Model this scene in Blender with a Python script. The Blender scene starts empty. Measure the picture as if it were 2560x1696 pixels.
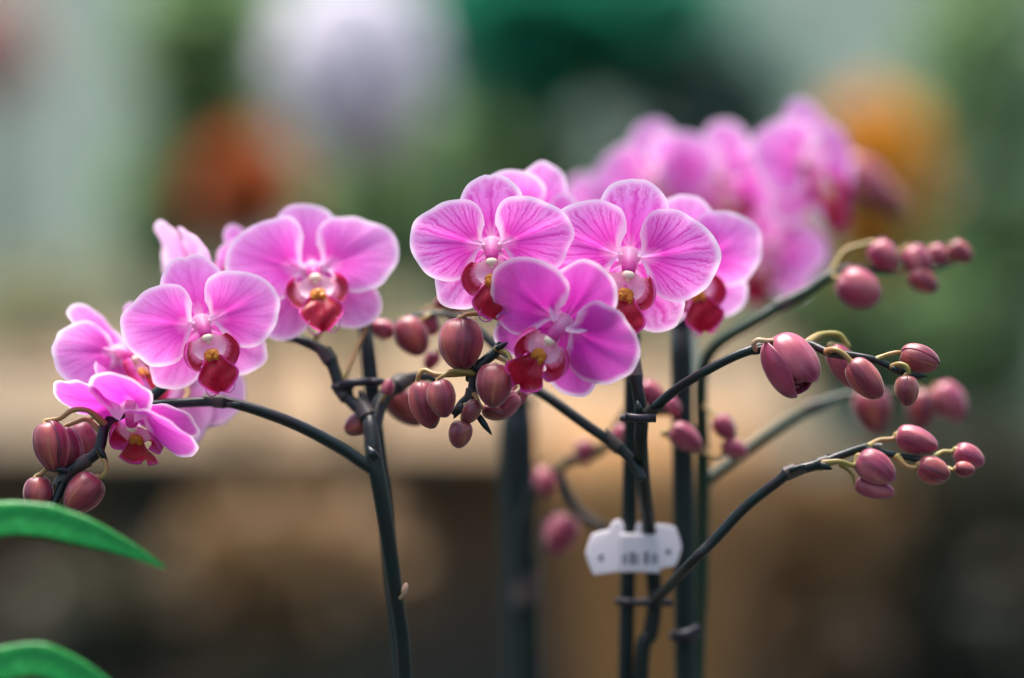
import bpy, math, random
from mathutils import Vector, Matrix, noise as mnoise

# ------------------------------------------------------------------ camera, world, sun, exposure
sc = bpy.context.scene
C = sc.collection
R = math.radians
FOCUS = 0.80                      # metres from lens to the front flowers
FRAME_W = 0.336                   # width of the frame at that distance
S = FRAME_W / 2560.0              # metres per photo pixel there
ZC = 0.62                         # height of the lens above the ground
cam_d = bpy.data.cameras.new('camera')
cam_d.sensor_width = 36.0
cam_d.lens = 36.0 * FOCUS / FRAME_W
cam_d.clip_start = 0.02
cam_d.clip_end = 200.0
cam_d.dof.use_dof = True
cam_d.dof.focus_distance = FOCUS
cam_d.dof.aperture_fstop = 2.1
cam_d.dof.aperture_blades = 0
cam = bpy.data.objects.new('camera', cam_d)
cam.location = (0, -FOCUS, ZC)
cam.rotation_euler = (R(90), 0, 0)
C.objects.link(cam)
sc.camera = cam

SUN_EL, SUN_AZ = 76.0, -32.0      # the light stands high, behind the flowers and a little to the left
world = bpy.data.worlds.new('World')
sc.world = world
world.use_nodes = True
wn = world.node_tree
sky = wn.nodes.new('ShaderNodeTexSky')
sky.sky_type = 'NISHITA'
sky.sun_disc = False
sky.sun_elevation = R(SUN_EL)
sky.sun_rotation = R(SUN_AZ)
sky.air_density = 1.0
sky.dust_density = 6.0
sky.ozone_density = 1.0
wn.links.new(sky.outputs[0], wn.nodes['Background'].inputs[0])
wn.nodes['Background'].inputs[1].default_value = 0.07
sun_d = bpy.data.lights.new('sun', 'SUN')
sun_d.energy = 1.5
sun_d.angle = R(40)
sun_d.color = (1.0, 0.95, 0.90)
sun = bpy.data.objects.new('sun', sun_d)
sv = Vector((math.sin(R(SUN_AZ)) * math.cos(R(SUN_EL)), math.cos(R(SUN_AZ)) * math.cos(R(SUN_EL)), math.sin(R(SUN_EL))))
sun.rotation_euler = sv.to_track_quat('Z', 'Y').to_euler()
sun.location = (-1, 1.5, 3)
C.objects.link(sun)
vs = sc.view_settings
vs.view_transform = 'Standard'
vs.look = 'None'
vs.gamma = 1.0
vs.use_curve_mapping = False
vs.exposure = 2.2
sc.cycles.use_denoising = True
sc.cycles.max_bounces = 8
sc.cycles.transmission_bounces = 8
sc.cycles.sample_clamp_indirect = 8.0

# ------------------------------------------------------------------ helpers
def P(px, py, dep=0.0):
    """a point seen at photo pixel (px, py), dep metres beyond the front flowers"""
    k = (FOCUS + dep) / FOCUS
    return Vector(((px - 1280) * S * k, dep, ZC - (py - 848) * S * k))

def tag(o, label=None, cat=None, group=None, kind=None):
    if label: o['label'] = label
    if cat: o['category'] = cat
    if group: o['group'] = group
    if kind: o['kind'] = kind
    return o

def empty(name, loc=(0, 0, 0)):
    o = bpy.data.objects.new(name, None)
    o.empty_display_size = 0.01
    o.location = loc
    C.objects.link(o)
    return o

class MB:
    """collects vertices, faces and per-vertex (u, v, e) values of one mesh"""
    def __init__(self):
        self.v, self.f, self.a = [], [], []
    def grid(self, rows, attrs=None, close=False):
        b = len(self.v)
        n = len(rows[0])
        for i, r in enumerate(rows):
            for j, p in enumerate(r):
                self.v.append(tuple(p))
                self.a.append(attrs[i][j] if attrs else (j / (n - 1 if not close else n), i / max(1, len(rows) - 1), 1.0))
        m = n if close else n - 1
        for i in range(len(rows) - 1):
            for j in range(m):
                k = (j + 1) % n
                self.f.append((b + i * n + j, b + i * n + k, b + (i + 1) * n + k, b + (i + 1) * n + j))
        return b
    def tube(self, pts, rad, n=10, caps=True, squash=1.0):
        """pts: Vectors, rad: radii"""
        rows, attrs = [], []
        up = None
        L = len(pts)
        for i, p in enumerate(pts):
            t = (pts[min(i + 1, L - 1)] - pts[max(i - 1, 0)])
            t = t.normalized() if t.length > 1e-9 else Vector((0, 0, 1))
            if up is None:
                up = Vector((0, -1, 0)) if abs(t.y) < .9 else Vector((1, 0, 0))
            up = (up - t * up.dot(t)).normalized()
            sd = t.cross(up)
            rows.append([p + (up * math.cos(2 * math.pi * j / n) + sd * math.sin(2 * math.pi * j / n) * squash) * rad[i] for j in range(n)])
            attrs.append([(j / n, i / (L - 1), 1.0) for j in range(n)])
        b = self.grid(rows, attrs, close=True)
        if caps:
            self.f.append(tuple(b + j for j in range(n))[::-1])
            e = b + (L - 1) * n
            self.f.append(tuple(e + j for j in range(n)))
    def ball(self, c, rx, ry, rz, n=16, m=10, M=None):
        rows = []
        for i in range(m + 1):
            a = math.pi * (i / m)
            a = min(max(a, .02), math.pi - .02)
            r = []
            for j in range(n):
                f = 2 * math.pi * j / n
                q = Vector((rx * math.sin(a) * math.cos(f), ry * math.sin(a) * math.sin(f), rz * math.cos(a)))
                if M: q = M @ q
                r.append(q + Vector(c))
            rows.append(r)
        self.grid(rows, None, close=True)
    def box(self, lo, hi):
        b = len(self.v)
        for z in (lo[2], hi[2]):
            for x, y in ((lo[0], lo[1]), (hi[0], lo[1]), (hi[0], hi[1]), (lo[0], hi[1])):
                self.v.append((x, y, z)); self.a.append((0, 0, 1))
        for q in ((3, 2, 1, 0), (4, 5, 6, 7), (0, 1, 5, 4), (1, 2, 6, 5), (2, 3, 7, 6), (3, 0, 4, 7)):
            self.f.append(tuple(b + i for i in q))
    def build(self, name, mat, parent=None, smooth=True):
        me = bpy.data.meshes.new(name)
        me.from_pydata(self.v, [], self.f)
        uv = me.uv_layers.new(name='UVMap')
        at = me.attributes.new('edge', 'FLOAT', 'POINT')
        at.data.foreach_set('value', [x[2] for x in self.a])
        li = [0] * len(me.loops)
        me.loops.foreach_get('vertex_index', li)
        buf = []
        for i in li:
            buf += [self.a[i][0], self.a[i][1]]
        uv.data.foreach_set('uv', buf)
        me.polygons.foreach_set('use_smooth', [smooth] * len(me.polygons))
        me.materials.append(mat)
        me.update()
        o = bpy.data.objects.new(name, me)
        C.objects.link(o)
        if parent is not None:
            o.parent = parent
            if parent.type == 'EMPTY' and parent.name.startswith('orchid_plant'):
                o.matrix_parent_inverse = Matrix.Translation(-parent.location)
        return o

def catmull(pts, per=8):
    """pts: list of tuples of any length, smooth curve through them"""
    out = []
    n = len(pts)
    for i in range(n - 1):
        p0, p1, p2, p3 = pts[max(i - 1, 0)], pts[i], pts[i + 1], pts[min(i + 2, n - 1)]
        for k in range(per):
            t = k / per
            out.append(tuple(.5 * (2 * b + (c - a) * t + (2 * a - 5 * b + 4 * c - d) * t * t + (3 * b - a - 3 * c + d) * t ** 3) for a, b, c, d in zip(p0, p1, p2, p3)))
    out.append(tuple(pts[-1]))
    return out

def lerp(a, b, t): return a + (b - a) * t
def sstep(a, b, x):
    t = max(0.0, min(1.0, (x - a) / (b - a)))
    return t * t * (3 - 2 * t)

# ------------------------------------------------------------------ materials
def new_mat(name):
    m = bpy.data.materials.new(name)
    m.use_nodes = True
    return m, m.node_tree, m.node_tree.nodes['Principled BSDF']

class NT:
    def __init__(self, nt): self.nt = nt
    def n(self, t, **k):
        x = self.nt.nodes.new(t)
        for a, b in k.items(): setattr(x, a, b)
        return x
    def l(self, a, b): self.nt.links.new(a, b)
    def put(self, s, v):
        if hasattr(v, 'is_linked') or hasattr(v, 'node'): self.l(v, s)
        else: s.default_value = v
    def m(self, op, a, b=None, c=None, clamp=False):
        x = self.n('ShaderNodeMath', operation=op, use_clamp=clamp)
        self.put(x.inputs[0], a)
        if b is not None: self.put(x.inputs[1], b)
        if c is not None: self.put(x.inputs[2], c)
        return x.outputs[0]
    def ss(self, x, a, b, c=0.0, d=1.0):
        y = self.n('ShaderNodeMapRange', interpolation_type='SMOOTHSTEP')
        self.put(y.inputs[0], x); self.put(y.inputs[1], a); self.put(y.inputs[2], b)
        self.put(y.inputs[3], c); self.put(y.inputs[4], d)
        return y.outputs[0]
    def mix(self, f, a, b, bt='MIX'):
        y = self.n('ShaderNodeMix', data_type='RGBA', blend_type=bt)
        self.put(y.inputs[0], f); self.put(y.inputs[6], a); self.put(y.inputs[7], b)
        return y.outputs[2]
    def ramp(self, x, stops):
        y = self.n('ShaderNodeValToRGB')
        e = y.color_ramp.elements
        while len(e) < len(stops): e.new(0.5)
        for q, (p, c) in zip(e, stops):
            q.position = p; q.color = (*c, 1)
        self.put(y.inputs[0], x)
        return y.outputs[0]
    def noise(self, vec, scale, detail=3, rough=.55, dim='3D'):
        y = self.n('ShaderNodeTexNoise', noise_dimensions=dim)
        if vec is not None: self.l(vec, y.inputs['Vector'])
        y.inputs['Scale'].default_value = scale
        y.inputs['Detail'].default_value = detail
        y.inputs['Roughness'].default_value = rough
        return y.outputs[0]
    def comb(self, x, y, z=0.0):
        c = self.n('ShaderNodeCombineXYZ')
        self.put(c.inputs[0], x); self.put(c.inputs[1], y); self.put(c.inputs[2], z)
        return c.outputs[0]
    def obj(self): return self.n('ShaderNodeTexCoord').outputs['Object']
    def uv(self):
        s = self.n('ShaderNodeSeparateXYZ')
        self.l(self.n('ShaderNodeTexCoord').outputs['UV'], s.inputs[0])
        return s.outputs[0], s.outputs[1]

def rgba(c): return (*c, 1.0)

def petal_material(name='orchid_petal', vs_=.85, deep=0.0, pale=0.0):
    m, nt, b = new_mat(name)
    g = NT(nt)
    w, t = g.uv()                                  # w counts veins across, t runs from throat to margin
    edge = g.n('ShaderNodeAttribute', attribute_name='edge').outputs['Fac']
    rnd = g.n('ShaderNodeObjectInfo').outputs['Random']
    seed = g.m('MULTIPLY', rnd, 37.0)
    wob = g.noise(g.comb(g.m('MULTIPLY', w, .35), g.m('MULTIPLY', t, 3.2), seed), 1.6, 3)
    wob2 = g.noise(g.comb(g.m('MULTIPLY', w, 1.1), g.m('MULTIPLY', t, 9.0), seed), 1.6, 2)
    wd = g.m('ADD', w, g.m('ADD', g.m('MULTIPLY', g.m('SUBTRACT', wob, .5), .5), g.m('MULTIPLY', g.m('SUBTRACT', wob2, .5), .3)))
    def lines(x, width):
        f = g.m('ABSOLUTE', g.m('SUBTRACT', g.m('FRACT', x), .5))
        return g.ss(f, 0.0, width, 1.0, 0.0)
    s1 = g.m('MULTIPLY', lines(wd, g.ss(t, .2, .95, .27, .19)), g.m('MULTIPLY', g.ss(t, .14, .30), g.ss(edge, .03, .16, .12, 1.0)))
    s2 = g.m('MULTIPLY', lines(g.m('ADD', g.m('MULTIPLY', wd, 2.0), g.m('MULTIPLY', wob2, .5)), .24), g.m('MULTIPLY', g.ss(t, .45, .7, 0, .7), g.ss(edge, .02, .12)))
    s3 = g.m('MULTIPLY', lines(g.m('ADD', g.m('MULTIPLY', wd, 4.0), wob), .3), g.m('MULTIPLY', g.ss(t, .7, .85, 0, .5), g.ss(edge, .02, .09)))
    vein = g.m('MAXIMUM', s1, g.m('MAXIMUM', s2, s3))
    brk = g.noise(g.comb(w, g.m('MULTIPLY', t, 5.0), seed), .9, 2)
    vein = g.m('MULTIPLY', vein, g.ss(brk, .25, .55, .5, 1.0))
    patch = g.noise(g.comb(g.m('MULTIPLY', w, .25), g.m('MULTIPLY', t, 2.0), seed), 1.3, 2)
    tt = g.m('ADD', t, g.m('MULTIPLY', g.m('SUBTRACT', patch, .5), .30))
    col = g.ramp(tt, [(.06, (.92, .56, .78)), (.17, (.86, .28, .66)), (.30, (.77, .085, .54)), (.50, (.80, .14, .63)), (.72, (.83, .25, .73)), (.95, (.87, .42, .82))])
    if pale: col = g.mix(pale, col, (.92, .62, .85, 1))
    if deep: col = g.mix(deep, col, (.58, .022, .48, 1))
    col = g.mix(g.m('MULTIPLY', vein, vs_), col, (.62, .03, .42, 1))
    marg = g.ss(g.m('ADD', edge, g.m('MULTIPLY', g.m('SUBTRACT', patch, .5), .07)), .0, .085, 1.0, 0.0)
    col = g.mix(g.m('MULTIPLY', marg, .85), col, (.95, .86, .94, 1))
    back = g.mix(.45, col, (.90, .66, .84, 1))       # the underside is paler
    geo = g.n('ShaderNodeNewGeometry')
    col = g.mix(geo.outputs['Backfacing'], col, back)
    nt.links.new(col, b.inputs['Base Color'])
    b.inputs['Roughness'].default_value = .55
    b.inputs['Specular IOR Level'].default_value = .16
    bump = g.n('ShaderNodeBump')
    bump.inputs['Strength'].default_value = .25
    bump.inputs['Distance'].default_value = .0006
    hgt = g.m('ADD', g.m('MULTIPLY', vein, -.6), g.m('MULTIPLY', wob2, .8))
    g.l(hgt, bump.inputs['Height'])
    g.l(bump.outputs[0], b.inputs['Normal'])
    tr = g.n('ShaderNodeBsdfTranslucent')
    g.l(col, tr.inputs[0])
    mx = g.n('ShaderNodeMixShader')
    mx.inputs[0].default_value = .50
    g.l(b.outputs[0], mx.inputs[1]); g.l(tr.outputs[0], mx.inputs[2])
    g.l(mx.outputs[0], nt.nodes['Material Output'].inputs[0])
    return m

def lip_material(name, c_in, c_mid, c_rim, rim=(.02, .10), rough=.38, trans=.18):
    """velvety lip: c_in inside, c_rim along the margin"""
    m, nt, b = new_mat(name)
    g = NT(nt)
    u, t = g.uv()
    edge = g.n('ShaderNodeAttribute', attribute_name='edge').outputs['Fac']
    nz = g.noise(g.comb(g.m('MULTIPLY', u, 5.0), g.m('MULTIPLY', t, 3.0)), 2.5, 4)
    col = g.mix(g.ss(nz, .3, .75), rgba(c_in), rgba(c_mid))
    col = g.mix(g.ss(edge, rim[0], rim[1], 1.0, 0.0), col, rgba(c_rim))
    nt.links.new(col, b.inputs['Base Color'])
    b.inputs['Roughness'].default_value = rough
    b.inputs['Specular IOR Level'].default_value = .4
    bump = g.n('ShaderNodeBump')
    bump.inputs['Strength'].default_value = .3
    bump.inputs['Distance'].default_value = .0004
    g.l(nz, bump.inputs['Height']); g.l(bump.outputs[0], b.inputs['Normal'])
    tr = g.n('ShaderNodeBsdfTranslucent')
    g.l(col, tr.inputs[0])
    mx = g.n('ShaderNodeMixShader')
    mx.inputs[0].default_value = trans
    g.l(b.outputs[0], mx.inputs[1]); g.l(tr.outputs[0], mx.inputs[2])
    g.l(mx.outputs[0], nt.nodes['Material Output'].inputs[0])
    return m

def spotted_material(name, base, spot, scale, lo, hi, stretch=(1, 1), rough=.4):
    m, nt, b = new_mat(name)
    g = NT(nt)
    u, t = g.uv()
    v = g.n('ShaderNodeTexVoronoi')
    v.inputs['Scale'].default_value = scale
    g.l(g.comb(g.m('MULTIPLY', u, stretch[0]), g.m('MULTIPLY', t, stretch[1])), v.inputs['Vector'])
    f = g.ss(v.outputs['Distance'], lo, hi, 1.0, 0.0)
    nz = g.noise(g.comb(u, t), 3.0, 2)
    f = g.m('MULTIPLY', f, g.ss(nz, .35, .55))
    col = g.mix(f, rgba(base), rgba(spot))
    nt.links.new(col, b.inputs['Base Color'])
    b.inputs['Roughness'].default_value = rough
    tr = g.n('ShaderNodeBsdfTranslucent'); g.l(col, tr.inputs[0])
    mx = g.n('ShaderNodeMixShader'); mx.inputs[0].default_value = .4
    g.l(b.outputs[0], mx.inputs[1]); g.l(tr.outputs[0], mx.inputs[2])
    g.l(mx.outputs[0], nt.nodes['Material Output'].inputs[0])
    return m

def plain_material(name, c, c2=None, rough=.5, scale=60.0, bump=.2, spec=.4, trans=0.0, dist=.001, detail=4):
    m, nt, b = new_mat(name)
    g = NT(nt)
    nz = g.noise(g.obj(), scale, detail)
    col = g.mix(g.ss(nz, .3, .7), rgba(c), rgba(c2 or c))
    nt.links.new(col, b.inputs['Base Color'])
    b.inputs['Roughness'].default_value = rough
    b.inputs['Specular IOR Level'].default_value = spec
    if bump:
        bp = g.n('ShaderNodeBump')
        bp.inputs['Strength'].default_value = bump
        bp.inputs['Distance'].default_value = dist
        g.l(nz, bp.inputs['Height']); g.l(bp.outputs[0], b.inputs['Normal'])
    if trans:
        tr = g.n('ShaderNodeBsdfTranslucent')
        g.l(col, tr.inputs[0])
        mx = g.n('ShaderNodeMixShader')
        mx.inputs[0].default_value = trans
        g.l(b.outputs[0], mx.inputs[1]); g.l(tr.outputs[0], mx.inputs[2])
        g.l(mx.outputs[0], nt.nodes['Material Output'].inputs[0])
    return m

def lobe_material():
    m, nt, b = new_mat('lip_side_lobe')
    g = NT(nt)
    u, t = g.uv()
    nz = g.noise(g.comb(g.m('MULTIPLY', u, 7.0), g.m('MULTIPLY', t, 2.0)), 1.5, 4)
    tt = g.m('ADD', t, g.m('MULTIPLY', g.m('SUBTRACT', nz, .5), .25))
    col = g.ramp(tt, [(.0, (.92, .60, .72)), (.12, (.80, .26, .42)), (.26, (.40, .006, .035)), (.62, (.46, .010, .075)), (.86, (.58, .045, .26)), (1.0, (.70, .14, .50))])
    nt.links.new(col, b.inputs['Base Color'])
    b.inputs['Roughness'].default_value = .42
    tr = g.n('ShaderNodeBsdfTranslucent'); g.l(col, tr.inputs[0])
    mx = g.n('ShaderNodeMixShader'); mx.inputs[0].default_value = .35
    g.l(b.outputs[0], mx.inputs[1]); g.l(tr.outputs[0], mx.inputs[2])
    g.l(mx.outputs[0], nt.nodes['Material Output'].inputs[0])
    return m

def column_material():
    m, nt, b = new_mat('column_pink')
    g = NT(nt)
    u, t = g.uv()
    col = g.ramp(t, [(.0, (.94, .66, .83)), (.22, (.92, .50, .76)), (.50, (.78, .14, .52)), (.95, (.64, .06, .38))])
    nt.links.new(col, b.inputs['Base Color'])
    b.inputs['Roughness'].default_value = .42
    tr = g.n('ShaderNodeBsdfTranslucent'); g.l(col, tr.inputs[0])
    mx = g.n('ShaderNodeMixShader'); mx.inputs[0].default_value = .55
    g.l(b.outputs[0], mx.inputs[1]); g.l(tr.outputs[0], mx.inputs[2])
    g.l(mx.outputs[0], nt.nodes['Material Output'].inputs[0])
    return m

def bud_material(name, dark, mid, warm, tipc):
    m, nt, b = new_mat(name)
    g = NT(nt)
    u, t = g.uv()
    rnd = g.m('MULTIPLY', g.n('ShaderNodeObjectInfo').outputs['Random'], 23.0)
    streak = g.noise(g.comb(g.m('MULTIPLY', u, 3.2), g.m('MULTIPLY', t, 1.1), rnd), 1.5, 4, .6)
    broad = g.noise(g.comb(g.m('MULTIPLY', u, .8), g.m('MULTIPLY', t, 1.4), rnd), 1.6, 2)
    fine = g.noise(g.comb(g.m('MULTIPLY', u, 14.0), g.m('MULTIPLY', t, 1.6), rnd), 1.5, 3)
    au = g.m('ABSOLUTE', u)
    col = g.mix(g.ss(streak, .32, .70), rgba(dark), rgba(mid))
    mid_f = g.m('MULTIPLY', g.ss(au, .0, .75, 1.0, 0.0), g.m('MULTIPLY', g.ss(t, .02, .30), g.ss(t, .55, .95, 1.0, 0.0)))
    col = g.mix(g.m('MULTIPLY', mid_f, g.ss(broad, .30, .65, .15, .9)), col, rgba(warm))
    col = g.mix(g.m('MULTIPLY', g.ss(fine, .50, .66), .30), col, rgba(dark))
    col = g.mix(g.m('MULTIPLY', g.ss(au, .0, .07, 1.0, 0.0), g.ss(t, .25, .8, .0, .5)), col, (.46, .30, .10, 1))
    col = g.mix(g.ss(t, .80, 1.0, 0.0, .55), col, rgba(tipc))
    col = g.mix(g.ss(t, .0, .12, .5, 0.0), col, (.42, .20, .12, 1))
    nt.links.new(col, b.inputs['Base Color'])
    b.inputs['Roughness'].default_value = .36
    b.inputs['Specular IOR Level'].default_value = .6
    b.inputs['Sheen Weight'].default_value = .32
    b.inputs['Sheen Roughness'].default_value = .35
    b.inputs['Subsurface Weight'].default_value = .12
    b.inputs['Subsurface Radius'].default_value = (1.0, .3, .3)
    b.inputs['Subsurface Scale'].default_value = .003
    bp = g.n('ShaderNodeBump')
    bp.inputs['Strength'].default_value = .2
    bp.inputs['Distance'].default_value = .0004
    g.l(fine, bp.inputs['Height']); g.l(bp.outputs[0], b.inputs['Normal'])
    return m

def stem_material(name, a, b_, rough=.36):
    m, nt, b = new_mat(name)
    g = NT(nt)
    o = g.obj()
    n1 = g.noise(o, 90.0, 3)
    n2 = g.noise(o, 900.0, 2)
    col = g.mix(g.ss(n1, .35, .7), rgba(a), rgba(b_))
    col = g.mix(g.m('MULTIPLY', g.ss(n2, .58, .75), .25), col, (.035, .035, .03, 1))
    nt.links.new(col, b.inputs['Base Color'])
    b.inputs['Roughness'].default_value = rough
    b.inputs['Specular IOR Level'].default_value = .38
    bp = g.n('ShaderNodeBump')
    bp.inputs['Strength'].default_value = .12
    bp.inputs['Distance'].default_value = .0004
    g.l(n2, bp.inputs['Height']); g.l(bp.outputs[0], b.inputs['Normal'])
    return m

def leaf_material():
    m, nt, b = new_mat('leaf_bright_green')
    g = NT(nt)
    u, t = g.uv()
    fine = g.noise(g.comb(g.m('MULTIPLY', u, 16.0), g.m('MULTIPLY', t, 2.0)), 1.5, 3)
    blot = g.noise(g.comb(g.m('MULTIPLY', u, 1.5), g.m('MULTIPLY', t, 14.0)), 1.5, 4)
    col = g.mix(g.ss(blot, .3, .7), (.001, .20, .028, 1), (.004, .32, .045, 1))
    col = g.mix(g.m('MULTIPLY', g.ss(fine, .45, .65), .18), col, (.003, .20, .04, 1))
    au = g.m('ABSOLUTE', u)
    col = g.mix(g.ss(au, .0, .06, .6, 0.0), col, (.004, .12, .025, 1))
    col = g.mix(g.ss(au, .95, 1.0, 0.0, .5), col, (.14, .26, .05, 1))
    col = g.mix(g.ss(t, .985, 1.0, 0.0, .8), col, (.42, .36, .22, 1))
    nt.links.new(col, b.inputs['Base Color'])
    g.l(g.ss(blot, .3, .7, .18, .32), b.inputs['Roughness'])
    bp = g.n('ShaderNodeBump'); bp.inputs['Strength'].default_value = .05; bp.inputs['Distance'].default_value = .0005
    g.l(fine, bp.inputs['Height']); g.l(bp.outputs[0], b.inputs['Normal'])
    tr = g.n('ShaderNodeBsdfTranslucent'); g.l(col, tr.inputs[0])
    mx = g.n('ShaderNodeMixShader'); mx.inputs[0].default_value = .4
    g.l(b.outputs[0], mx.inputs[1]); g.l(tr.outputs[0], mx.inputs[2])
    g.l(mx.outputs[0], nt.nodes['Material Output'].inputs[0])
    return m

MT = {
    'petal': petal_material(),
    'petal_soft': petal_material('orchid_petal_soft', .40),
    'petal_pale': petal_material('orchid_petal_pale', .30, pale=.16),
    'petal_deep': petal_material('orchid_petal_magenta_shaded', .35, .66),  # deeper magenta; the nodding flower's shade is put into this colour
    'lip': lip_material('lip_crimson', (.28, .003, .020), (.50, .007, .045), (.70, .06, .36), (.004, .035), .36, .3),
    'lobe': lobe_material(),
    'throat': spotted_material('throat_spotted', (.92, .62, .74), (.22, .01, .04), 5.0, .16, .24, (3.2, 2.2)),
    'callus': spotted_material('callus_yellow', (.82, .34, .04), (.22, .03, .012), 16.0, .16, .26, (1, 1)),
    'column': column_material(),
    'anther': plain_material('anther_cream', (.95, .80, .60), (.92, .72, .56), .4, 400, .05, trans=.1),
    'tendril': plain_material('tendril_pink', (.75, .20, .48), (.80, .34, .60), .45, 300, 0),
    'bud': bud_material('bud_maroon', (.085, .006, .022), (.28, .024, .048), (.50, .105, .08), (.12, .012, .042)),
    'bud_pink': bud_material('bud_pink', (.18, .010, .045), (.38, .045, .10), (.54, .14, .16), (.40, .035, .18)),
    'bud_pale': bud_material('bud_pale', (.74, .28, .52), (.88, .62, .76), (.92, .80, .86), (.90, .74, .84)),
    'bud_tan': bud_material('bud_tan', (.40, .22, .14), (.52, .30, .20), (.58, .36, .24), (.46, .22, .16)),
    'bud_small': bud_material('bud_small', (.10, .010, .02), (.24, .03, .05), (.34, .11, .07), (.16, .05, .03)),
    'sheath': stem_material('sheath_papery', (.030, .034, .026), (.075, .052, .050), .45),
    'pedicel': plain_material('pedicel_green', (.26, .24, .055), (.36, .20, .085), .42, 120, .1),
    'pedicel_pink': plain_material('pedicel_pink', (.48, .30, .22), (.40, .33, .14), .42, 140, .1),
    'stem': stem_material('stem_dark', (.002, .016, .013), (.010, .010, .011), .30),
    'stem_green': stem_material('stem_green', (.010, .042, .022), (.026, .044, .020), .34),
    'stake': stem_material('stake_dark', (.001, .012, .012), (.003, .018, .016), .5),
    'clip': plain_material('clip_plastic', (.95, .92, .94), (.92, .89, .91), .35, 80, .05, trans=.35),
    'mark': plain_material('clip_print', (.20, .21, .23), (.12, .14, .16), .6, 80, 0),
    'tie': plain_material('tie_plastic', (.012, .012, .018), (.02, .018, .026), .4, 200, .05),
    'leaf': leaf_material(),
}

# ------------------------------------------------------------------ setting
def struct(name, mb, mat, smooth=False):
    o = mb.build(name, mat, None, smooth)
    o['kind'] = 'structure'
    return o

GROUND_Z = 0.0
mb = MB(); mb.box((-40, -20, -.2), (40, 60, GROUND_Z))
struct('ground', mb, plain_material('ground_soil', (.030, .030, .024), (.016, .022, .02), .9, 3.0, .4))

# ------------------------------------------------------------------ orchid parts
def polar_petal(name, outline, axis, n_vein, mat, parent, zf, seed, nth=30, nt=22, pinch=.5, base=(0, 0), ruffle=.018, mirror=False, wob=.015):
    """a sheet fanned from its base. outline: (angle from axis in degrees, radius); axis in degrees from +X"""
    rnd = random.Random(seed)
    o = sorted(outline)
    cm = catmull(o, 10)
    def rad(a):
        for (a0, r0), (a1, r1) in zip(cm, cm[1:]):
            if a0 <= a <= a1 and a1 > a0:
                return lerp(r0, r1, (a - a0) / (a1 - a0))
        return cm[-1][1] if a > cm[-1][0] else cm[0][1]
    A0, A1 = o[0][0], o[-1][0]
    ph, ph2 = rnd.uniform(0, 6.28), rnd.uniform(0, 6.28)
    rows, attrs = [], []
    for i in range(nt + 1):
        t = .03 + .97 * (i / nt)
        row, ar = [], []
        for j in range(nth + 1):
            s = j / nth
            a = lerp(A0, A1, s)
            r = rad(a) * (1 + wob * mnoise.noise(Vector((a * .06, seed * 1.7, 0))) + wob * .5 * math.sin(a * .25 + ph))
            q = a * (pinch + (1 - pinch) * t ** .75)
            th = R(axis + q)
            x, y = r * t * math.cos(th), r * t * math.sin(th)
            ed = min((1 - t) * r, abs(s) * abs(A1 - A0) * .0175 * r * t + .0, (1 - s) * abs(A1 - A0) * .0175 * r * t)
            z = zf(t, a, r)
            z += ruffle * math.sin(a * .11 + ph) * t * t + ruffle * .7 * math.sin(a * .29 + ph2) * t ** 4
            if mirror: x = -x
            row.append((x + base[0], y + base[1], z))
            ar.append(((s - .5) * n_vein + .5 + seed * 3 % 7, t, ed))
        rows.append(row if mirror else row[::-1])
        attrs.append(ar if mirror else ar[::-1])
    m = MB()
    m.grid(rows, attrs)
    return m.build(name, mat, parent)

PETAL = [(95 - 12, .28), (90 - 12, .42), (83 - 12, .55), (72 - 12, .645), (53 - 12, .765), (37 - 12, .86), (21 - 12, .97), (10 - 12, 1.0), (2 - 12, .995), (-7 - 12, .945), (-21 - 12, .87), (-32 - 12, .79), (-45 - 12, .66), (-55 - 12, .52), (-64 - 12, .32)]
DORSAL = [(a * 1.13, r) for a, r in [(-80, .10), (-62, .30), (-48, .47), (-36, .67), (-25, .81), (-14, .90), (-5, .932), (0, .925), (5, .935), (14, .90), (25, .81), (36, .67), (48, .47), (62, .30), (80, .10)]]
SEPAL = [(-74, .14), (-54, .38), (-40, .60), (-30, .76), (-19, .90), (-8, .98), (2, 1.0), (9, .96), (18, .88), (29, .75), (42, .57), (56, .38), (74, .14)]

def zsheet(cup=.0, bow=.05, back=.06, off=0.0, fold=0.0, crease=.02, side=0.0, tilt=0.0):
    def f(t, a, r):
        z = off * sstep(0, .25, t) + tilt * t * r
        z += bow * math.sin(math.pi * min(1, t * .9)) - back * t * t
        z += cup * (a / 70.0) ** 2 * t * t
        z += fold * sstep(25, 80, a) * t * t * 1.0
        z += side * (a / 70.0) * t
        z -= crease * math.exp(-(a / 9.0) ** 2) * math.sin(math.pi * t)
        return z
    return f

BASIS = Matrix(((1, 0, 0, 0), (0, 0, -1, 0), (0, 1, 0, 0), (0, 0, 0, 1)))

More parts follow.
